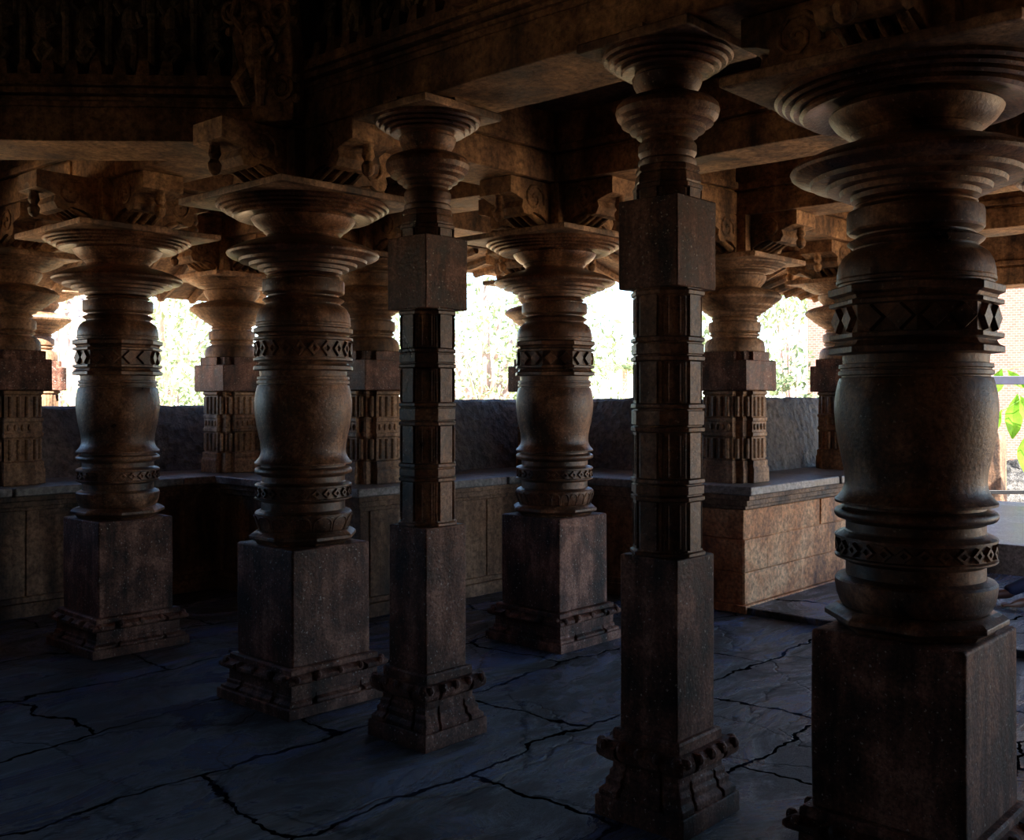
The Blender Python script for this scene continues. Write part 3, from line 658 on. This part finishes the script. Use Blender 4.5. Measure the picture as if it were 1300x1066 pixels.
# ------------------------------------------------------------------ the shell: floor, ceiling, walls
def struct(o, kind='structure'): o['kind'] = kind; return o
mb = MB(); nx = 1
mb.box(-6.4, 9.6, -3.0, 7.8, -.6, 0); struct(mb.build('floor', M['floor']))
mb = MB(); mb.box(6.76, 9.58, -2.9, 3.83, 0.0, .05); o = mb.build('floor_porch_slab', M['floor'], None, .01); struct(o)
mb = MB(); mb.box(9.6, 13.6, -2.6, 4.9, -.6, .31); o = mb.build('floor_porch_platform', M['seat'], None, .015); struct(o)
def poly_fill(outer, inner, z, name, thick=.18):
    bm = bmesh.new()
    def ring(pts):
        vs = [bm.verts.new((x, y, z)) for x, y in pts]; return [bm.edges.new((vs[i], vs[(i + 1) % len(vs)])) for i in range(len(vs))]
    es = ring(outer) + (ring(inner) if inner else [])
    bmesh.ops.triangle_fill(bm, use_beauty=True, use_dissolve=False, edges=es)
    r = bmesh.ops.extrude_face_region(bm, geom=bm.faces[:]); bmesh.ops.translate(bm, verts=[v for v in r['geom'] if isinstance(v, bmesh.types.BMVert)], vec=(0, 0, thick))
    bmesh.ops.recalc_face_normals(bm, faces=bm.faces)
    me = bpy.data.meshes.new(name); bm.to_mesh(me); bm.free(); me.materials.append(M['ceiling'])
    o = bpy.data.objects.new(name, me); COL.objects.link(o); return struct(o)
poly_fill([(-6.4, -3.1), (11.2, -3.1), (11.2, 4.60), (7.64, 4.60), (7.64, 6.63), (5.53, 6.63), (5.53, 8.35), (-6.4, 8.35)], [(OC[0] + (x - OC[0]) * 1.03, OC[1] + (y - OC[1]) * 1.03) for x, y in ov], 3.42, 'ceiling')
poly_fill([(OC[0] + (x - OC[0]) * 1.06, OC[1] + (y - OC[1]) * 1.06) for x, y in ov], None, 4.38, 'ceiling_central_bay')
mb = MB(); mb.box(-6.7, -6.4, -3.1, 2.1, -.6, 3.6); mb.box(-6.7, -6.4, 2.6, 8.7, -.6, 3.6); mb.box(-6.7, -6.4, 2.1, 2.6, 1.9, 3.6); struct(mb.build('wall_left', M['bench']))  # doorway gap added behind the camera to let in frontal fill
mb = MB(); mb.box(-6.4, .2, 8.36, 8.7, .955, 3.41); struct(mb.build('wall_front_light_block', M['bench']))  # unseen solid wall added to cut light from the left opening
mb = MB(); mb.box(-6.4, 3.2, -3.3, -3.0, -.6, 3.6); struct(mb.build('wall_back', M['bench']))
mb = MB(); mb.box(3.2, 6.6, -3.3, -3.0, -.6, 3.6); struct(mb.build('wall_right_light_block', M['bench']))  # unseen side closed to hold back light, left open toward the porch for warmth

mb = MB(); mb.box(11.25, 12.9, -2.6, 4.55, 3.1, 3.3); struct(mb.build('ceiling_porch_shade', M['ceiling']))  # roof slab added out of view to shade the porch platform
# ------------------------------------------------------------------ outside
rnd = random.Random(11)
gm = MB(); n = 30
gm.add([(-60 + 180 * i / n, -60 + 180 * j / n, -.62) for j in range(n + 1) for i in range(n + 1)], [(j * (n + 1) + i, j * (n + 1) + i + 1, (j + 1) * (n + 1) + i + 1, (j + 1) * (n + 1) + i) for j in range(n) for i in range(n)])
tag(gm.build('ground', M['dirt']), kind='structure')

def leaves(mb, c, r, n, size, rnd):
    for _ in range(n):
        while True:
            p = Vector((rnd.uniform(-1, 1), rnd.uniform(-1, 1), rnd.uniform(-1, 1)))
            if p.length <= 1 and p.length > rnd.random() * .8: break
        p = Vector((c[0] + p.x * r[0], c[1] + p.y * r[1], c[2] + p.z * r[2])); a = Vector((rnd.gauss(0, 1), rnd.gauss(0, 1), rnd.gauss(0, 1))).normalized()
        b = a.orthogonal().normalized(); b = (b + a.cross(b) * rnd.uniform(-1, 1)).normalized(); s = size * rnd.uniform(.6, 1.3)
        mb.add([p - a * s, p + b * s * .42, p + a * s, p - b * s * .42], [(0, 1, 2, 3)])
def tree(name, label, base, h, crown, n, size, mat='leaf', trunk=.12, clumps=7, cat='tree', spread=1.0, low=.45):
    t = thing(name, label, cat, (base.x, base.y, -.62)); mb = MB(); r = random.Random(hash(label) % 999 if False else len(label))
    tips = []
    for k in range(clumps):
        a = 2 * pi * k / clumps + r.uniform(-.4, .4); rr = crown * r.uniform(.25, .85) * spread; z = h * r.uniform(low, .95)
        tips.append((rr * cos(a), rr * sin(a), z))
    mb.tube([(0, 0, 0), (.04 * h * .3, 0, h * .3), (.02, .05, h * .6), (0, 0, h * .88)], [trunk, trunk * .8, trunk * .55, trunk * .2], 9)
    for x, y, z in tips: mb.tube([(.01 * h, 0, h * .22 * (z / h + .4)), (x * .45, y * .45, z * .72), (x, y, z)], [trunk * .5, trunk * .32, trunk * .1], 6)
    mb.build('trunk', M['bark'], t)
    mb = MB()
    for x, y, z in tips + [(0, 0, h * .9)]: leaves(mb, (x, y, z), (crown * .5, crown * .5, crown * .38), n // (clumps + 1), size, r)
    mb.build('foliage', M[mat], t); return t
def pt(x, d): return at(x, 505, d)
tree('broadleaf_tree', 'pale pink-barked tree with thin leaves outside the far left opening', pt(86, 17), 6.5, 2.2, 500, .09, 'grass', .26, 6, spread=1.2, low=.6)
tree('broadleaf_tree', 'slim forked tree beside the pink-barked one outside at left', pt(48, 22), 5.5, 1.2, 260, .08, 'grass', .12, 4, low=.7)
tree('leafy_bush', 'bright green bush outside between the two left turned columns', pt(226, 15), 2.8, 1.6, 3400, .06, 'grass', .05, 10, 'bush', low=.2)
tree('broadleaf_tree', 'tall hazy tree far outside above the green bush', pt(205, 28), 7.0, 3.0, 1600, .12, 'grass', .15, 9, low=.35)
tree('drooping_tree', 'drooping tree with fine leaves outside, left of the middle turned column', pt(618, 19), 5.6, 2.4, 3200, .07, 'grass', .14, 11, low=.35)
tree('leafy_bush', 'low pale shrub outside, right of the drooping tree', pt(662, 20), 3.0, 1.8, 1600, .08, 'grass', .06, 9, 'bush', low=.2)
tree('leafy_bush', 'rounded shrub outside between the middle turned column and nearer slim column', pt(784, 20), 1.95, 1.4, 2600, .06, 'grass', .05, 9, 'bush', low=.2)
tree('leafy_bush', 'low shrub outside beside the rounded one', pt(750, 26), 1.8, 1.2, 1200, .06, 'leaf', .05, 7, 'bush', low=.2)
tree('broadleaf_tree', 'thin tree outside the right opening, between bench pillars', pt(1000, 26), 7.5, 1.8, 1300, .10, 'grass', .05, 6, low=.35)
tree('leafy_bush', 'spindly shrub outside against the pale masonry at right', pt(1012, 17), 3.2, .6, 420, .07, 'leaf', .035, 5, 'bush', low=.3)
for x, lb in ((150, 'distant tree glimpsed left of the arch-carved column'), (470, 'distant tree behind the hidden bench pillar'), (700, 'distant tree straight behind the middle turned column'), (900, 'distant tree behind the corner bench pillar')):
    tree('broadleaf_tree', lb, pt(x, 48), 7.0, 3.8, 1600, .2, 'leaf', .1, 9, low=.25)
# palm
pb = at(793, 505, 34); t = thing('palm_tree', 'small distant palm crown outside, left of the nearer slim column', 'tree', (pb.x, pb.y, -.62))
mb = MB(); mb.tube([(0, 0, 0), (.05, 0, 1.5), (0, 0, 3.2)], [.12, .1, .08], 8); mb.build('trunk', M['bark'], t)
mb = MB()
for k in range(14):
    a = 2 * pi * k / 14; e = rnd.uniform(.1, .9); pts = [Vector((cos(a) * s * 1.3, sin(a) * s * 1.3, 3.2 + e * s * 1.4 - .9 * s * s)) for s in (0, .25, .5, .75, 1)]
    for i in range(4):
        p, q = pts[i], pts[i + 1]; sd = Vector((-sin(a), cos(a), 0))
        for f in (0, .33, .66):
            m0 = p.lerp(q, f); m1 = p.lerp(q, f + .2)
            for sg in (-1, 1): mb.add([m0, m1, m0.lerp(q, .8) + sd * sg * .3 + Vector((0, 0, -.12))], [(0, 1, 2)])
mb.build('fronds', M['leaf'], t)
# small house
hb = at(598, 505, 24); t = thing('small_house', 'small pale house with sheet roof just above the parapet outside', 'house', (hb.x, hb.y, -.62), YAW + pi / 2)
MB().box(-1.5, 1.2, -1.2, 1.2, 0, 2.0).build('walls', M['wallp'], t); MB().prism([(-1.7, 2.0), (1.5, 2.0), (-.1, 2.5)], 'y', -1.5, 1.5).build('roof', M['roof'], t)
MB().box(-.5, .1, 1.19, 1.23, 0, 1.6).build('door', M['bark'], t)
# brick wall and ruins on the right
def brickwall(label, p, q, h, th=.4):
    L_ = (q - p).length; mb = MB(); n = 24; r = random.Random(5); hs = [h * r.uniform(.93, 1.0) for _ in range(n + 1)]
    mb.loft([[(L_ * i / n, 0, 0), (L_ * i / n, th, 0), (L_ * i / n, th, hs[i]), (L_ * i / n, 0, hs[i])] for i in range(n + 1)])
    o = mb.build('brick_wall', M['brick'], None, loc=(p.x, p.y, -.62)); o.rotation_euler.z = atan2(q.y - p.y, q.x - p.x); return tag(o, label, 'wall')
brickwall('sunlit pink brick wall outside, right of the biggest column', pt(1025, 23), pt(1420, 21), 5.2)
def rocks(label, p, R, n, hmax, mat='rubble', sz=.16):
    mb = MB(); r = random.Random(9)
    mb.lathe([(R, -.0), (R * .85, hmax * .3), (R * .5, hmax * .6), (.1, hmax * .8)], 20)
    for _ in range(n):
        a = r.uniform(0, 2 * pi); d = R * sqrt(r.random()); z = hmax * (1 - d / R) * .85; s = sz * r.uniform(.4, 1.2)
        mb.blob((d * cos(a), d * sin(a), max(.02, z)), (s, s * r.uniform(.6, 1), s * r.uniform(.5, .8)), 6, r.uniform(0, 3))
    return tag(mb.build('rubble_heap', M[mat], None, sharp=20, loc=(p.x, p.y, -.62)), label, 'rubble', kind='stuff')
rocks('grey heap of rubble under the plant at the right edge', pt(1300, 17), 1.6, 260, 1.5)
rocks('low heap of pale stones outside below the spindly shrub', pt(1030, 19), 1.6, 200, 1.6)
# stone post
ps = pt(1262, 14.3); tag(MB().plan(square, [(.14, 0), (.13, 1.6), (.11, 1.75)]).build('stone_post', M['bench'], None, .02, jit=.02, loc=(ps.x, ps.y, -.62)), 'rough brown stone post just showing beside the biggest column', 'post')
# barrier
pa, pb_ = pt(1225, 13.1), pt(1420, 13.1); t = thing('metal_barrier', 'dark metal barrier across the porch end at the right edge', 'barrier', (pa.x, pa.y, .31), atan2(pb_.y - pa.y, pb_.x - pa.x)); L_ = (pb_ - pa).length
MB().box(0, L_, -.03, .03, 1.46, 1.57).build('top_rail', M['rail'], t, .008)
MB().box(0, L_, -.02, .02, .06, .11).build('bottom_rail', M['black'], t, .005)
for x in (.0, L_): MB().box(x - .03, x + .03, -.03, .03, 0, 1.5).build('post', M['rail'], t, .005)
# broad-leaved plant
pl = pt(1345, 14.6); t = thing('broad_leaved_plant', 'bright green broad-leaved plant at the right edge by the barrier', 'plant', (pl.x, pl.y, -.62))
def lp(x, y, dd=0):
    q = at(x, y, 14.6 + dd); return Vector((q.x - pl.x, q.y - pl.y, q.z + .62))
mb = MB(); mb.tube([(0, 0, 0), (.02, 0, .8), (-.02, 0, 1.6), lp(1338, 500)], [.035, .03, .022, .014], 8)
for a, b, c in (((1342, 530), (1318, 494), (1292, 502)), ((1343, 540), (1300, 505), (1272, 522)), ((1340, 520), (1310, 462), (1272, 470)), ((1340, 515), (1360, 470), (1375, 490)), ((1341, 560), (1320, 540), (1305, 552))):
    mb.tube([lp(*a), lp(*b), lp(*c)], [.012, .008, .006], 6)
stem = mb.build('stem', M['leafy'], t)
for (x0, y0), (x1, y1), w_, dd in (((1292, 500), (1284, 557), .13, .1), ((1296, 503), (1314, 540), .11, -.1), ((1272, 468), (1262, 500), .10, 0), ((1280, 470), (1300, 492), .08, .1), ((1272, 520), (1264, 545), .05, -.1), ((1375, 488), (1372, 545), .14, 0), ((1305, 550), (1300, 600), .12, .15)):
    p, q = lp(x0, y0, dd), lp(x1, y1, dd + .15); ax = (q - p); sd_ = ax.cross(FW).normalized(); vs = []
    for k, f in enumerate((.05, .55, .95, 1, .7, .06)):
        c = p + ax * (k / 5) + FW * (.04 * sin(k)); vs += [c - sd_ * w_ * f, c + FW * .03, c + sd_ * w_ * f]
    mb = MB(); mb.add(vs, [(3 * i + j_, 3 * i + j_ + 1, 3 * i + j_ + 4, 3 * i + j_ + 3) for i in range(5) for j_ in (0, 1)]); mb.build('leaf', M['leafy'], stem)

# ------------------------------------------------------------------ the seated person whose feet show at the right edge
def skin_obj(name, chains, mat, parent, sub=2, root=0):
    vs, es, rs, idx = [], [], [], {}
    def vid(p, r):
        k = tuple(round(c, 4) for c in p)
        if k not in idx: idx[k] = len(vs); vs.append(p); rs.append(r)
        return idx[k]
    for ch in chains:
        prev = None
        for x, y, z, r in ch:
            i = vid((x, y, z), r)
            if prev is not None and prev != i: es.append((prev, i))
            prev = i
    me = bpy.data.meshes.new(name); me.from_pydata(vs, es, []); me.update(); me.materials.append(mat)
    o = bpy.data.objects.new(name, me); COL.objects.link(o); o.parent = parent
    sk = o.modifiers.new('skin', 'SKIN'); sk.use_smooth_shade = True
    if not me.skin_vertices: me.attributes  # created with the modifier below
    bpy.context.view_layer.objects.active = o
    if not me.skin_vertices:
        bm = bmesh.new(); bm.from_mesh(me); bm.verts.layers.skin.verify(); bm.to_mesh(me); bm.free()
    for i, sv in enumerate(me.skin_vertices[0].data):
        r = rs[i]; sv.radius = r if isinstance(r, tuple) else (r, r); sv.use_root = (i == root)
    sb = o.modifiers.new('sub', 'SUBSURF'); sb.levels = sub; sb.render_levels = sub
    return o
fp = pt(1268, 7.55)                   # where the toes of the nearer foot are
# local axes: x points away from the toes toward the hips (to the right in the view), y away from the viewer
t = thing('person', 'person sitting on the floor behind the biggest column, only bare feet and navy trousers showing', 'person', (fp.x, fp.y, .05), YAW - pi / 2)
def foot(y, z0, x0, tilt):
    """foot lying on its outer side, toes toward -x"""
    ch = [[(x0 + .24, y, z0 + .055, .042), (x0 + .2, y, z0 + .05, .040), (x0 + .13, y, z0 + .045, .036), (x0 + .07, y, z0 + .04, (.036, .026))]]
    for j, (l, r) in enumerate(((.065, .0125), (.06, .0095), (.052, .009), (.044, .0085), (.034, .008))):
        yy = y - .034 + .017 * j; zz = z0 + .036 + tilt * j
        ch.append([(x0 + .07, y, z0 + .04, (.036, .026)), (x0 + .055, yy, zz, r), (x0 + .055 - l * .5, yy, zz + .002, r), (x0 + .055 - l, yy, zz - .008, r * .9)])
    return ch
hip = (1.12, .08, .12, .13)
ch = [[hip, (1.17, .08, .30, .12), (1.23, .08, .47, .14), (1.27, .08, .56, .07), (1.27, .08, .63, .05), (1.25, .08, .72, .085), (1.25, .08, .80, .08)]]
ch += [[(1.12, .08, .12, .13), (1.05, -.02, .11, .085), (.66, -.03, .16, .062), (.62, -.03, .15, .058), (.3, -.03, .085, .038), (.24, -.03, .055, .042)]]
ch += [[(1.12, .08, .12, .13), (1.05, .18, .11, .085), (.62, .2, .26, .062), (.58, .2, .25, .058), (.24, .19, .13, .038), (.17, .19, .075, .042)]]
ch += foot(-.03, 0, 0, .0)[0:1] and [[(.24, -.03, .055, .042)] + foot(-.03, 0, 0, 0)[0][1:]] + foot(-.03, 0, 0, .0)[1:]
f2 = foot(.19, .02, -.07, .0); ch += [[(.17, .19, .075, .042)] + f2[0][1:]] + f2[1:]
for sy in (-1, 1):
    y = .08 + sy * .18; ch.append([(1.23, .08, .47, .14), (1.25, y, .49, .05), (1.38, y + sy * .05, .26, .04), (1.42, y + sy * .06, .22, .036), (1.46, y + sy * .04, .05, .026), (1.45, y + sy * .05, .025, (.036, .018))])
    for j in range(5):
        a = -.6 + .3 * j; ch.append([(1.45, y + sy * .05, .025, (.036, .018)), (1.45 + .05 * cos(a), y + sy * .05 + .05 * sin(a), .02, .010), (1.45 + .095 * cos(a), y + sy * .05 + .085 * sin(a), .012, .008)])
body = skin_obj('body', ch, M['skin'], t)
skin_obj('trousers', [[(1.12, .08, .125, .15), (1.17, .08, .24, .14)], [(1.12, .08, .125, .15), (1.05, -.02, .115, .105), (.66, -.03, .165, .085), (.40, -.03, .11, .062), (.24, -.03, .068, .052), (.19, -.03, .06, .050)],
                      [(1.12, .08, .125, .15), (1.05, .18, .115, .105), (.62, .2, .265, .085), (.40, .195, .19, .062), (.20, .19, .105, .052), (.13, .19, .085, .048)]], M['cloth'], t)
skin_obj('shirt', [[(1.17, .08, .24, .15), (1.2, .08, .36, .145), (1.23, .08, .47, .155), (1.265, .08, .55, .08)], [(1.23, .08, .47, .155), (1.25, -.1, .49, .07), (1.33, -.14, .34, .055)], [(1.23, .08, .47, .155), (1.25, .26, .49, .07), (1.33, .30, .34, .055)]], M['shirt'], t)
mb = MB(); mb.blob((1.27, .08, .80), (.105, .09, .075), 14); mb.blob((1.31, .08, .75), (.07, .085, .09), 14); mb.build('hair', M['hair'], body)
mb = MB(); mb.blob((1.16, .08, .755), (.018, .012, .022), 8); mb.build('nose', M['skin'], body)
for sy in (-1, 1):
    mb = MB(); mb.blob((1.178, .08 + sy * .03, .775), (.011, .014, .009), 8); mb.build('eye', M['wallp'], body)
    mb = MB(); mb.blob((1.255, .08 + sy * .083, .755), (.02, .01, .03), 8); mb.build('ear', M['skin'], body)

# ------------------------------------------------------------------ light: sun and sky
sun = bpy.data.lights.new('sun', 'SUN'); so = bpy.data.objects.new('sun', sun); COL.objects.link(so)
sun.energy = 42; sun.angle = radians(.6); sun.color = (1, .93, .82)
sd = Vector((-.25, -.75, .95)).normalized()          # direction toward the sun: from the right, high
so.rotation_euler = sd.to_track_quat('Z', 'Y').to_euler(); so.location = (0, -20, 20)
w = bpy.data.worlds.new('sky'); S.world = w; w.use_nodes = True; nt = w.node_tree
sk = nt.nodes.new('ShaderNodeTexSky'); sk.sky_type = 'NISHITA'; sk.sun_disc = False; sk.sun_elevation = math.asin(sd.z); sk.sun_rotation = atan2(sd.x, sd.y)
sk.air_density = 1.0; sk.dust_density = .6; sk.ozone_density = 4.0
bg = nt.nodes['Background']; bg.inputs['Strength'].default_value = .72
nt.links.new(sk.outputs[0], bg.inputs['Color'])
S.view_settings.exposure = -0.18
S.cycles.use_denoising = True
S.cycles.max_bounces = 10; S.cycles.diffuse_bounces = 6; S.cycles.glossy_bounces = 4
S.cycles.sample_clamp_indirect = 6
